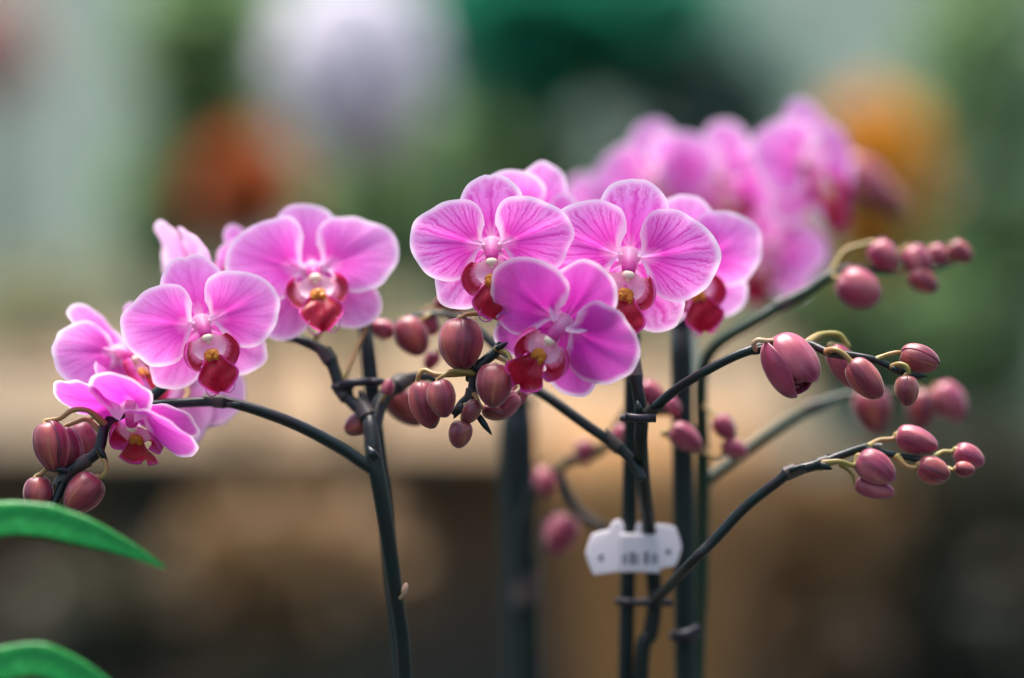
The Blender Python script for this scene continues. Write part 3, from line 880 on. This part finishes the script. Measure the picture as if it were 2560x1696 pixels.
for q in ((1640, 440, 162, 12, -24, -2, 51), (1806, 450, 168, -4, 20, 3, 54), (2020, 412, 190, 4, 42, -4, 57), (1925, 620, 150, -14, -24, 12, 61), (1478, 545, 128, 16, -16, 4, 64)):
    flower(rp, q[0], q[1], .165 + .012 * (q[6] % 3), q[2], pm='petal_pale', roll=q[3], yaw=q[4], pitch=q[5], seed=q[6], ped=[(q[0] + 5, q[1] + 40, .27), (lerp(q[0], 1850, .3), 510, .25)], hres=.7, cup=.1)
bud(rp, 2165, 450, .25, 150, 92, -38, 0, 71, [(2080, 500, .25), (2082, 440, .25), (2105, 412, .25)], 'bud_pink', 'pedicel_pink')
bud(rp, 2235, 505, .25, 90, 60, -50, 0, 72, [(2150, 510, .25), (2190, 470, .25)], 'bud_small', 'pedicel_pink')
bud(rp, 2148, 722, .058, 112, 98, -30, 0, 73, [(2080, 688, .062), (2090, 694, .058)], 'bud_pink', 'pedicel')
bud(rp, 2211, 642, .066, 86, 72, -50, 0, 74, [(2082, 684, .062), (2110, 630, .064), (2160, 612, .066)], 'bud_pink', 'pedicel', 12)
bud(rp, 2293, 655, .068, 84, 70, -60, 0, 75, [(2216, 680, .066), (2250, 630, .068), (2272, 616, .068)], 'bud_pink', 'pedicel', 10)
bud(rp, 2310, 704, .066, 76, 58, -30, 0, 76, [(2230, 682, .066), (2262, 690, .066)], 'bud', 'pedicel', 10)
bud(rp, 2348, 640, .072, 60, 50, -50, 0, 77, [(2302, 684, .068), (2326, 650, .07)], 'bud_pink', 'pedicel', 9)
bud(rp, 2402, 632, .070, 64, 50, -40, 0, 78, [(2375, 660, .07), (2380, 646, .07)], 'bud', 'pedicel', 9)
bud(rp, 2182, 1029, .085, 112, 92, -80, 0, 79, [(2140, 986, .088), (2160, 976, .086), (2176, 980, .085)], 'bud', 'pedicel', 10)
bud(rp, 2304, 1024, .092, 96, 72, -90, 0, 80, [(2240, 983, .09), (2280, 968, .092), (2300, 976, .092)], 'bud', 'pedicel', 10)
bud(rp, 2374, 1006, .094, 104, 84, -50, 0, 81, [(2320, 992, .092), (2335, 974, .094)], 'bud_pink', 'pedicel', 10)
bud(rp, 1715, 1097, .050, 88, 62, -36, 0, 82, [(1756, 1110, .074), (1660, 1086, .055), (1672, 1080, .05)], 'bud_pink', 'pedicel', 8)
bud(rp, 1812, 1070, .060, 66, 54, -50, 0, 83, [(1754, 1010, .074), (1770, 1026, .065), (1790, 1042, .06)], 'bud_pink', 'pedicel', 8)
bud(rp, 1838, 1122, .060, 64, 50, -20, 0, 84, [(1756, 1125, .074), (1780, 1140, .065), (1806, 1138, .06)], 'bud_pink', 'pedicel', 8)
bud(rp, 1682, 1018, .056, 54, 42, -60, 0, 85, [(1700, 1040, .07), (1668, 990, .058)], 'bud_pink', 'pedicel', 8)
bud(rp, 1632, 990, .060, 84, 60, -40, 0, 86, [(1650, 1030, .066), (1600, 975, .06)], 'bud_pink', 'pedicel', 8)
bud(rp, 1549, 1096, .062, 70, 44, -110, 0, 87, [(1600, 1046, .064), (1570, 1050, .062)], 'bud_pink', 'pedicel', 8)

# ================================================================== farthest plant, behind the centre
fp = empty('orchid_plant', (P(1315, 848, .15).x, .15, POT_Z))
tag(fp, 'farthest dark stemmed orchid between the left and the middle plant, few buds', 'orchid', G_OR)
stem(fp, down(1322, 1696, .150, 60)[::-1] + [(1322, 1696, .15, 58), (1318, 1500, .15, 56), (1312, 1330, .15, 52), (1330, 1260, .145, 34), (1370, 1190, .135, 30), (1420, 1150, .12, 27), (1500, 1125, .11, 24), (1540, 1070, .10, 20), (1575, 1010, .09, 14)], nodes=(.3,))
stem(fp, [(1400, 1160, .124, 20), (1412, 1210, .12, 24), (1445, 1276, .115, 26), (1500, 1318, .11, 26), (1560, 1340, .11, 20)], 'branch')
bud(fp, 1362, 1204, .12, 70, 56, 110, 0, 91, [(1415, 1152, .12), (1380, 1180, .12)], 'bud_pink')
bud(fp, 1402, 1338, .12, 100, 84, -110, 0, 92, [(1440, 1270, .116), (1425, 1290, .12)], 'bud_pink')
bud(fp, 1460, 1130, .11, 60, 44, -80, 0, 93, [(1500, 1126, .11), (1475, 1105, .11)], 'bud_pink')

# ================================================================== stakes, clip, ties
def stake(label, a, b, w, dep, dep2, top=None):
    """straight rod from pixel a (top) through pixel b, on into the soil"""
    pa, pb = P(a[0], a[1], dep), P(b[0], b[1], dep2)
    d = pb - pa
    s = (POT_Z - pa.z) / d.z
    foot = pa + d * s
    root = empty('support_stake', foot)
    tag(root, label, 'stake', 'dark plant stakes holding the stems')
    m = MB()
    r = w * S * (FOCUS + dep) / FOCUS / 2
    n = 24
    m.tube([(pa + d * s * (i / n)) - foot for i in range(n + 1)], [r * (.86 if i == 0 else 1) for i in range(n + 1)], 14)
    m.build('rod', MT['stake'], root)
    m = MB()
    e = pa - foot
    m.tube([e + Vector((0, 0, -.001)), e + Vector((0, 0, .002)), e + Vector((0, 0, .003))], [r * 1.05, r * 1.05, r * .6], 14)
    m.build('end_cap', MT[top or 'stake'], root)
    return root
MT['cap_tan'] = plain_material('cap_tan', (.72, .46, .30), (.66, .40, .26), .6, 200, .1)
stake('dark stake beside the left plant, its top behind the broad flower', (912, 806), (1006, 1696), 40, .044, .030, 'cap_tan')
stake('dark straight stake in the white clip, left of the curving stem', (1582, 850), (1564, 1696), 38, .046, .058)
stake('blurred dark stake right behind the white clip', (1702, 800), (1714, 1696), 54, .066, .066)
stake('widest, most blurred stake between the left and the middle plant', (1290, 1000), (1308, 1696), 98, .165, .165)

# white clip
def plate(m, pts, y0, y1, dep):
    """extrude a pixel outline between two distances"""
    b = len(m.v)
    n = len(pts)
    for y in (y0, y1):
        for (x, z) in pts:
            q = P(x, z, dep); m.v.append((q.x, q.y + y, q.z)); m.a.append((0, 0, 1))
    m.f.append(tuple(b + i for i in range(n))[::-1])
    m.f.append(tuple(b + n + i for i in range(n)))
    for i in range(n):
        j = (i + 1) % n
        m.f.append((b + i, b + j, b + n + j, b + n + i))
def zc(x, y): return (1420 + x / 3.295, 1220 + y / 3.295)
clip = empty('stem_clip', P(1584, 1370, .048))
tag(clip, 'white plastic butterfly clip with dark print, holding stem and stake together', 'plant clip')
CI = Matrix.Translation(-clip.location)
def clip_part(name, pts, y0, y1, mat='clip', dep=.048, bev=.0006):
    m = MB(); plate(m, [zc(*q) for q in pts], y0, y1, dep)
    o = m.build(name, MT[mat], clip, smooth=False)
    o.matrix_parent_inverse = CI
    if bev:
        bm = o.modifiers.new('rounding', 'BEVEL'); bm.width = bev; bm.segments = 2
    return o
clip_part('wing', [(145, 545), (165, 470), (200, 385), (260, 365), (340, 350), (360, 300), (390, 268), (430, 262), (462, 300), (466, 372), (440, 400), (440, 690), (210, 722), (175, 640)], .0005, .0025)
clip_part('wing', [(700, 382), (716, 304), (780, 300), (886, 322), (915, 400), (940, 490), (915, 580), (886, 645), (790, 662), (735, 690), (735, 400)], .0005, .0025)
clip_part('prong', [(556, 385), (556, 320), (575, 290), (605, 288), (625, 320), (632, 385)], .0006, .0024)
clip_part('cover', [(425, 372), (745, 384), (762, 540), (755, 702), (590, 690), (425, 695)], -.0022, .0026, bev=.0009)
for x0, x1, y0, y1 in ((448, 462, 540, 622), (474, 486, 540, 622), (508, 548, 524, 626), (560, 578, 540, 622), (622, 660, 522, 622), (684, 698, 540, 620), (712, 730, 540, 620)):
    clip_part('print_mark', [(x0, y0), (x1, y0), (x1, y1), (x0, y1)], -.0025, -.0021, 'mark', bev=0)
clip_part('print_mark', [(240, 575), (285, 545), (300, 560), (275, 580), (298, 602), (280, 612)], .0001, .0006, 'mark', bev=0)
clip_part('print_mark', [(800, 520), (840, 500), (850, 545), (815, 555)], .0002, .0006, 'mark', bev=0)

def tie(label, pts, w, dep, loops):
    root = empty('plant_tie', P(pts[0][0], pts[0][1], dep))
    tag(root, label, 'plant tie', 'small dark ties on the stems')
    Ti = Matrix.Translation(-root.location)
    m = MB()
    V = [P(x, y, dep) for x, y in pts]
    m.tube(V, [w * S / 2] * len(V), 10)
    o = m.build('bar', MT['tie'], root); o.matrix_parent_inverse = Ti
    for (x, y, r, dp) in loops:
        m = MB()
        c = P(x, y, dp)
        rr = r * S
        m.tube([c + Vector((rr * math.cos(a), rr * math.sin(a), 0)) for a in [2 * math.pi * q / 24 for q in range(25)]], [w * .45 * S] * 25, 8, caps=False)
        o = m.build('ring', MT['tie'], root); o.matrix_parent_inverse = Ti
    return root
tie('dark tie just below the white clip', [(1540, 1504), (1585, 1507), (1640, 1506), (1680, 1508)], 20, .048, [(1568, 1505, 24, .054), (1636, 1505, 24, .054)])
tie('dark tie between the upper left branch and the left stake', [(848, 962), (885, 957), (930, 954)], 22, .026, [(928, 955, 26, .030), (856, 968, 22, .030)])
tie('blurred pale violet tie on the stake behind the clip', [(1680, 1592), (1716, 1588), (1750, 1570)], 30, .052, [(1710, 1590, 28, .060)])
tie('dark tie where the stems fork above the white clip', [(1562, 1042), (1590, 1046), (1640, 1046)], 22, .006, [(1590, 1046, 34, .018)])

# ================================================================== foreground leaves
def leaf(parent, cl, label=None):
    """cl: (px, py, dep, width px, lean) along the midrib. lean: degrees the blade faces up"""
    c = catmull(cl, 10)
    rows, ats = [], []
    L = len(c)
    for i, (x, y, d, w, ln) in enumerate(c):
        p = P(x, y, d)
        p2 = P(*c[min(i + 1, L - 1)][:3]); p1 = P(*c[max(i - 1, 0)][:3])
        t = (p2 - p1).normalized()
        side = Vector((0, math.sin(R(ln)), math.cos(R(ln))))
        side = (side - t * side.dot(t)).normalized()
        nn = t.cross(side)
        hw = max(w, 2) * S / 2
        r, at = [], []
        for q in range(17):
            u = lerp(-1, 1, q / 16)
            r.append(p + side * (u * hw) + nn * (-.10 * hw * (1 - abs(u)) ** 1.5 - .9 * hw * max(0, u - .6) ** 2 + .03 * hw * math.sin(i * .35 + u)))
            at.append((u, i / (L - 1), 1))
        rows.append(r); ats.append(at)
    m = MB(); m.grid(rows, ats)
    o = m.build('leaf', MT['leaf'], parent)
    s = o.modifiers.new('thickness', 'SOLIDIFY'); s.thickness = .0007; s.offset = 0
    o.matrix_parent_inverse = Matrix.Translation(-parent.location)
    return o
gp = empty('strap_leaf_plant', (P(-420, 848, -.050).x, -.050, POT_Z))
tag(gp, 'bright green arching strap leaves entering at the lower left, in front', 'leafy plant')
leaf(gp, [(-420, 2750, -.050, 60, 12), (-400, 2100, -.050, 100, 14), (-300, 1560, -.050, 110, 18), (-160, 1340, -.050, 104, 20), (0, 1298, -.050, 88, 22), (100, 1300, -.050, 84, 22), (142, 1309, -.050, 80, 22), (205, 1328, -.050, 70, 20), (285, 1358, -.050, 46, 18), (350, 1388, -.050, 25, 18), (414, 1424, -.050, 3, 18)])
leaf(gp, [(-430, 2750, -.062, 60, 12), (-380, 2300, -.062, 100, 14), (-240, 1850, -.062, 110, 18), (-80, 1690, -.062, 96, 20), (10, 1660, -.062, 86, 22), (80, 1648, -.062, 82, 22), (130, 1658, -.062, 78, 22), (195, 1688, -.062, 70, 20), (260, 1728, -.062, 54, 18), (330, 1780, -.062, 30, 18), (390, 1840, -.062, 4, 18)])

# ================================================================== pots under the frame
MT['pot'] = plain_material('pot_dark', (.02, .02, .022), (.03, .03, .03), .5, 30, .05)
MT['bark'] = plain_material('bark_mix', (.06, .035, .02), (.02, .012, .01), .9, 90, .8, dist=.004)

# ================================================================== background of the nursery
def at_(px, py, dep): return P(px, py, dep)
# a bench top carries the pots, below the frame
mb = MB(); mb.box((-.7, -.16, POT_Z - .135), (.7, .30, POT_Z - .115))
struct('bench_top', mb, plain_material('bench_grey', (.05, .055, .05), (.035, .04, .038), .8, 12, .2))
def flower_pot(label, x, y, r):
    root = empty('flower_pot', (x, y, POT_Z - .115))
    tag(root, label, 'pot', 'dark pots below the orchids')
    m = MB()
    prof = [(.74, 0), (.80, .04), (.96, .110), (1.04, .111), (1.04, .125), (.96, .125), (.94, .112), (.5, .112), (.02, .113)]
    m.grid([[(r * a * math.cos(2 * math.pi * q / 32), r * a * math.sin(2 * math.pi * q / 32), z) for q in range(32)] for a, z in prof[:7]], None, close=True)
    m.build('pot_wall', MT['pot'], root)
    m = MB()
    m.grid([[(r * .95 * a * math.cos(2 * math.pi * q / 32), r * .95 * a * math.sin(2 * math.pi * q / 32), .114 + .004 * mnoise.noise(Vector((q, a * 9, r * 50)))) for q in range(32)] for a in (1, .8, .6, .4, .2, .02)], None, close=True)
    m.build('bark', MT['bark'], root)
for lab, px, dep in (('dark pot under the left plant', 1040, .03), ('dark pot under the middle plant', 1590, .036), ('dark pot under the right hand plant behind', 1745, .13), ('dark pot under the farthest plant', 1320, .158)):
    q = P(px, 848, dep)
    flower_pot(lab, q.x, q.y, .042)
q = P(-425, 848, -.04)
flower_pot('dark pot under the strap leaves', q.x, q.y, .05)

def leaf_mat(name, a, b, trans=.25, rough=.5):
    m, nt, bs = new_mat(name)
    g = NT(nt)
    nz = g.noise(g.obj(), 9.0, 3)
    col = g.mix(g.ss(nz, .3, .7), rgba(a), rgba(b))
    nt.links.new(col, bs.inputs['Base Color'])
    bs.inputs['Roughness'].default_value = rough
    tr = g.n('ShaderNodeBsdfTranslucent'); g.l(col, tr.inputs[0])
    mx = g.n('ShaderNodeMixShader'); mx.inputs[0].default_value = trans
    g.l(bs.outputs[0], mx.inputs[1]); g.l(tr.outputs[0], mx.inputs[2])
    g.l(mx.outputs[0], nt.nodes['Material Output'].inputs[0])
    return m

def clump(name, label, cat, c, rx, ry, rz, n, size, mat, seed, stem_mat='stem_green', foot=None, part='foliage', ratio=.45, group=None, shell=.35, flat=.0, ball=False):
    """a leafy or flowering clump: many small blades through its volume, on stems that reach the ground"""
    rnd = random.Random(seed)
    foot = Vector(foot if foot is not None else (c.x, c.y, GROUND_Z))
    root = empty(name, foot)
    tag(root, label, cat, group)
    m = MB()
    for i in range(n):
        while True:
            d = Vector((rnd.uniform(-1, 1), rnd.uniform(-1, 1), rnd.uniform(-1, 1)))
            if shell < d.length <= 1: break
        p = Vector((c.x + d.x * rx, c.y + d.y * ry, c.z + d.z * rz)) - foot
        ax = (d + Vector((rnd.uniform(-1, 1), rnd.uniform(-1, 1), rnd.uniform(-.6, 1))) * .8).normalized()
        if rnd.random() < flat:
            ax = Vector((ax.x, ax.y, ax.z * .25)).normalized()
            sd = ax.cross(Vector((rnd.uniform(-.35, .35), rnd.uniform(-.35, .35), 1))).normalized()
        else:
            sd = ax.cross(Vector((rnd.uniform(-1, 1), rnd.uniform(-1, 1), rnd.uniform(-1, 1)))).normalized()
        if ball:                                        # florets lying on the face of a round head
            d.normalize(); p = Vector((c.x + d.x * rx, c.y + d.y * ry, c.z + d.z * rz)) * 1.0 - foot + Vector((rnd.uniform(-.1, .1) * rx, rnd.uniform(-.1, .1) * ry, rnd.uniform(-.1, .1) * rz))
            ax = d.cross(Vector((rnd.uniform(-1, 1), rnd.uniform(-1, 1), rnd.uniform(-1, 1)))).normalized()
            sd = (ax.cross(d) + d * rnd.uniform(-.3, .3)).normalized()
        nn = ax.cross(sd)
        L = size * rnd.uniform(.7, 1.3); w = L * ratio
        m.grid([[p - ax * L * .5 + sd * w * .08 * s for s in (-1, 0, 1)],
                [p - ax * L * .15 + sd * w * .5 * s + nn * (0.12 * w * abs(s)) for s in (-1, 0, 1)],
                [p + ax * L * .2 + sd * w * .42 * s + nn * (0.10 * w * abs(s)) - nn * .05 * L for s in (-1, 0, 1)],
                [p + ax * L * .5 + sd * w * .05 * s - nn * .16 * L for s in (-1, 0, 1)]])
    o = m.build(part, mat, root)
    m = MB()
    for i in range(5):
        a = i * 1.257 + seed
        top = Vector((c.x + math.cos(a) * rx * .4, c.y + math.sin(a) * ry * .4, c.z + rz * .3)) - foot
        mid = Vector((top.x * .4, top.y * .4, top.z * .5))
        q = catmull([(0, 0, 0), tuple(mid), tuple(top)], 5)
        m.tube([Vector(z) for z in q], [lerp(.007, .002, k / (len(q) - 1)) for k in range(len(q))], 7)
    m.build('stems', MT[stem_mat], root)
    return root

# pale wall far behind
mb = MB(); mb.box((-5, 3.9, 0), (5, 4.0, 1.75))
struct('back_wall', mb, plain_material('wall_grey_green', (.78, .86, .62), (.70, .79, .57), .9, 1.6, .1))

g_dark = leaf_mat('leaf_dark', (.014, .24, .14), (.035, .32, .19), .4)
g_mid = leaf_mat('leaf_mid', (.21, .36, .16), (.29, .43, .19), .42)
g_slate = leaf_mat('leaf_slate', (.15, .26, .22), (.2, .30, .25), .4)
g_red = leaf_mat('leaf_rust', (.52, .15, .045), (.42, .12, .04), .35)
g_or = leaf_mat('bloom_orange', (.74, .40, .05), (.66, .30, .03), .4)
g_white = leaf_mat('bloom_white', (.95, .93, .97), (.92, .90, .95), .6)
g_pink = leaf_mat('bloom_pink', (.70, .45, .42), (.62, .45, .40), .3)

def px_clump(name, label, cat, px, py, dep, wpx, hpx, n, size, mat, seed, **kw):
    k = (FOCUS + dep) / FOCUS
    c = P(px, py, dep)
    return clump(name, label, cat, c, wpx * S * k / 2, min(.16, wpx * S * k / 2), hpx * S * k / 2, n, size, mat, seed, **kw)

GB = 'blurred shrubs behind the orchids'
px_clump('leafy_shrub', 'blurred dark teal green shrub at the top, right of the white bloom', 'shrub', 1440, 60, 2.8, 760, 420, 420, .13, g_dark, 1, group=GB, flat=.3)
px_clump('leafy_shrub', 'blurred slate green shrub above the pale back flowers', 'shrub', 1780, 270, 2.8, 460, 460, 260, .10, g_slate, 2, group=GB, flat=.6)
px_clump('leafy_shrub', 'blurred mid green shrub below the white bloom', 'shrub', 1180, 560, 2.9, 900, 560, 420, .10, g_mid, 3, group=GB, flat=.6)
px_clump('leafy_shrub', 'blurred green shrub left of the white bloom', 'shrub', 500, 140, 2.8, 330, 620, 260, .10, g_mid, 4, group=GB, flat=.6)
px_clump('leafy_shrub', 'blurred green shrub along the right edge', 'shrub', 2480, 520, 2.9, 420, 1500, 460, .10, g_mid, 5, group=GB, flat=.6)
px_clump('leafy_shrub', 'blurred green shrub under the orange blooms', 'shrub', 2150, 830, 2.8, 600, 460, 330, .10, g_mid, 6, group=GB, flat=.6)
px_clump('leafy_shrub', 'blurred thin green shrub at the left, over the bench', 'shrub', 430, 560, 2.9, 260, 460, 150, .10, g_mid, 7, group=GB, flat=.6)
px_clump('rust_leaf_plant', 'blurred rust red patch of foliage above the left flowers', 'plant', 615, 480, 2.1, 240, 260, 420, .05, g_red, 8)
px_clump('orange_bloom_plant', 'blurred orange yellow blooms behind the right hand flowers', 'plant', 2180, 470, 2.0, 270, 440, 520, .05, g_or, 9, flat=.6)
px_clump('white_bloom_plant', 'large blurred lilac white bloom at the top left of the middle', 'flower', 890, 170, 2.0, 320, 420, 420, .06, g_white, 10, ratio=.9, ball=True)
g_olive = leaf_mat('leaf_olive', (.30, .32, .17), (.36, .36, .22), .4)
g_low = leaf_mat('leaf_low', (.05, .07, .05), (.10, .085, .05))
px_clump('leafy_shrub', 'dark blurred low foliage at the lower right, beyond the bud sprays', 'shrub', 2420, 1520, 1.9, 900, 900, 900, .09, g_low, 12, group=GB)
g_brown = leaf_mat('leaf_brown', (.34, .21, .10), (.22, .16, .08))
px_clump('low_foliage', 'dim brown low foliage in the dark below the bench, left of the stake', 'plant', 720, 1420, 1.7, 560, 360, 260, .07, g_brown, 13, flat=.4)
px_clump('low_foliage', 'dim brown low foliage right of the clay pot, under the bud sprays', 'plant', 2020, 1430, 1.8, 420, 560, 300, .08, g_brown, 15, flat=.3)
for q, (x, y, w, lab) in enumerate(((120, 770, 520, 'thin blurred greenery along the back of the bench at the far left'), (760, 800, 620, 'thin blurred greenery along the back of the bench, behind the left stake'), (1560, 800, 560, 'thin blurred greenery along the back of the bench, behind the middle plant'))):
    px_clump('bench_greenery', lab, 'plant', x, y, 2.55, w, 210, 110, .07, g_olive, 20 + q, flat=.4, foot=(P(x, 848, 2.55).x, 2.55, P(0, 846, 2.46).z - .006), group='greenery on the far bench')
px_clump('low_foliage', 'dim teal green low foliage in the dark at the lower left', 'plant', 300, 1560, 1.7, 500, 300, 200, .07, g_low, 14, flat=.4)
px_clump('pale_bloom_plant', 'blurred pinkish patch in the top left corner', 'flower', -20, 110, 2.7, 200, 300, 300, .04, g_pink, 11, ratio=.8)

# timber bench far behind with dark room beneath it
wood = plain_material('bench_timber', (.30, .20, .11), (.16, .125, .075), .8, 1.3, .3, dist=.003)
bench = empty('display_bench', (P(900, 848, 2.2).x, 2.2, GROUND_Z))
tag(bench, 'blurred tan timber display bench crossing behind the stems', 'bench')
bi = Matrix.Translation(-bench.location)
def bench_part(name, lo, hi, mat):
    m = MB(); m.box(lo, hi)
    o = m.build(name, mat, bench, False); o.matrix_parent_inverse = bi
    bm = o.modifiers.new('rounding', 'BEVEL'); bm.width = .003; bm.segments = 2
    return o
BY = 2.2
xa, xb = P(-900, 0, BY).x, P(2020, 0, BY).x
za = P(0, 1100, BY).z
def sloped(name, y0, z0, y1, z1, mat, th=.02):
    """a board whose face leans back from (y0, z0) to (y1, z1)"""
    m = MB()
    n = Vector((0, z1 - z0, -(y1 - y0))).normalized() * th
    for x in (xa, xb):
        for y, z in ((y0, z0), (y1, z1), (y1 + n.y, z1 + n.z), (y0 + n.y, z0 + n.z)):
            m.v.append((x, y, z)); m.a.append((0, 0, 1))
    m.f += [(0, 1, 2, 3), (7, 6, 5, 4), (0, 4, 5, 1), (1, 5, 6, 2), (2, 6, 7, 3), (3, 7, 4, 0)]
    o = m.build(name, mat, bench, False); o.matrix_parent_inverse = bi
    bm = o.modifiers.new('rounding', 'BEVEL'); bm.width = .003; bm.segments = 2
NB = 4                                                   # boards of the slope, a tilt added so the front catches sunlight
zt = P(0, 846, BY + .26).z
for i in range(NB):
    t0, t1 = i / NB + .012, (i + 1) / NB - .012
    sloped('board', lerp(BY, BY + .26, t0), lerp(za, zt, t0), lerp(BY, BY + .26, t1), lerp(za, zt, t1), wood)
bench_part('top_board', (xa, BY + .285, zt - .03), (xb, BY + .5, zt - .006), wood)
for x in (xa + .05, xb - .06):
    for y in (BY + .1, BY + .4):
        bench_part('leg', (x, y, GROUND_Z), (x + .05, y + .05, za + .03), wood)
dk = plain_material('bench_back_dark', (.24, .16, .09), (.06, .085, .075), .9, 4.0, .1)
bench_part('back_panel', (xa, BY + .46, .02), (xb, BY + .48, zt - .034), dk)

# clay pot standing below the bench
cp_ = P(1620, 848, 1.45)
root = empty('clay_pot', (cp_.x, cp_.y, .10)); tag(root, 'blurred tan clay pot behind the clip, below the bench', 'pot')
m = MB()
rr = 470 * S * (FOCUS + 1.45) / FOCUS / 2
hgt = P(0, 1060, 1.45).z - .10
m.grid([[(rr * a * math.cos(2 * math.pi * q / 40), rr * a * math.sin(2 * math.pi * q / 40), z * hgt) for q in range(40)] for a, z in ((.02, 0), (.70, 0), (.94, .82), (1.02, .825), (1.04, 1.0), (.95, 1.0), (.92, .86), (.02, .85))], None, close=True)
m.build('pot_wall', plain_material('clay', (.62, .33, .12), (.54, .27, .10), .8, 20, .2), root)
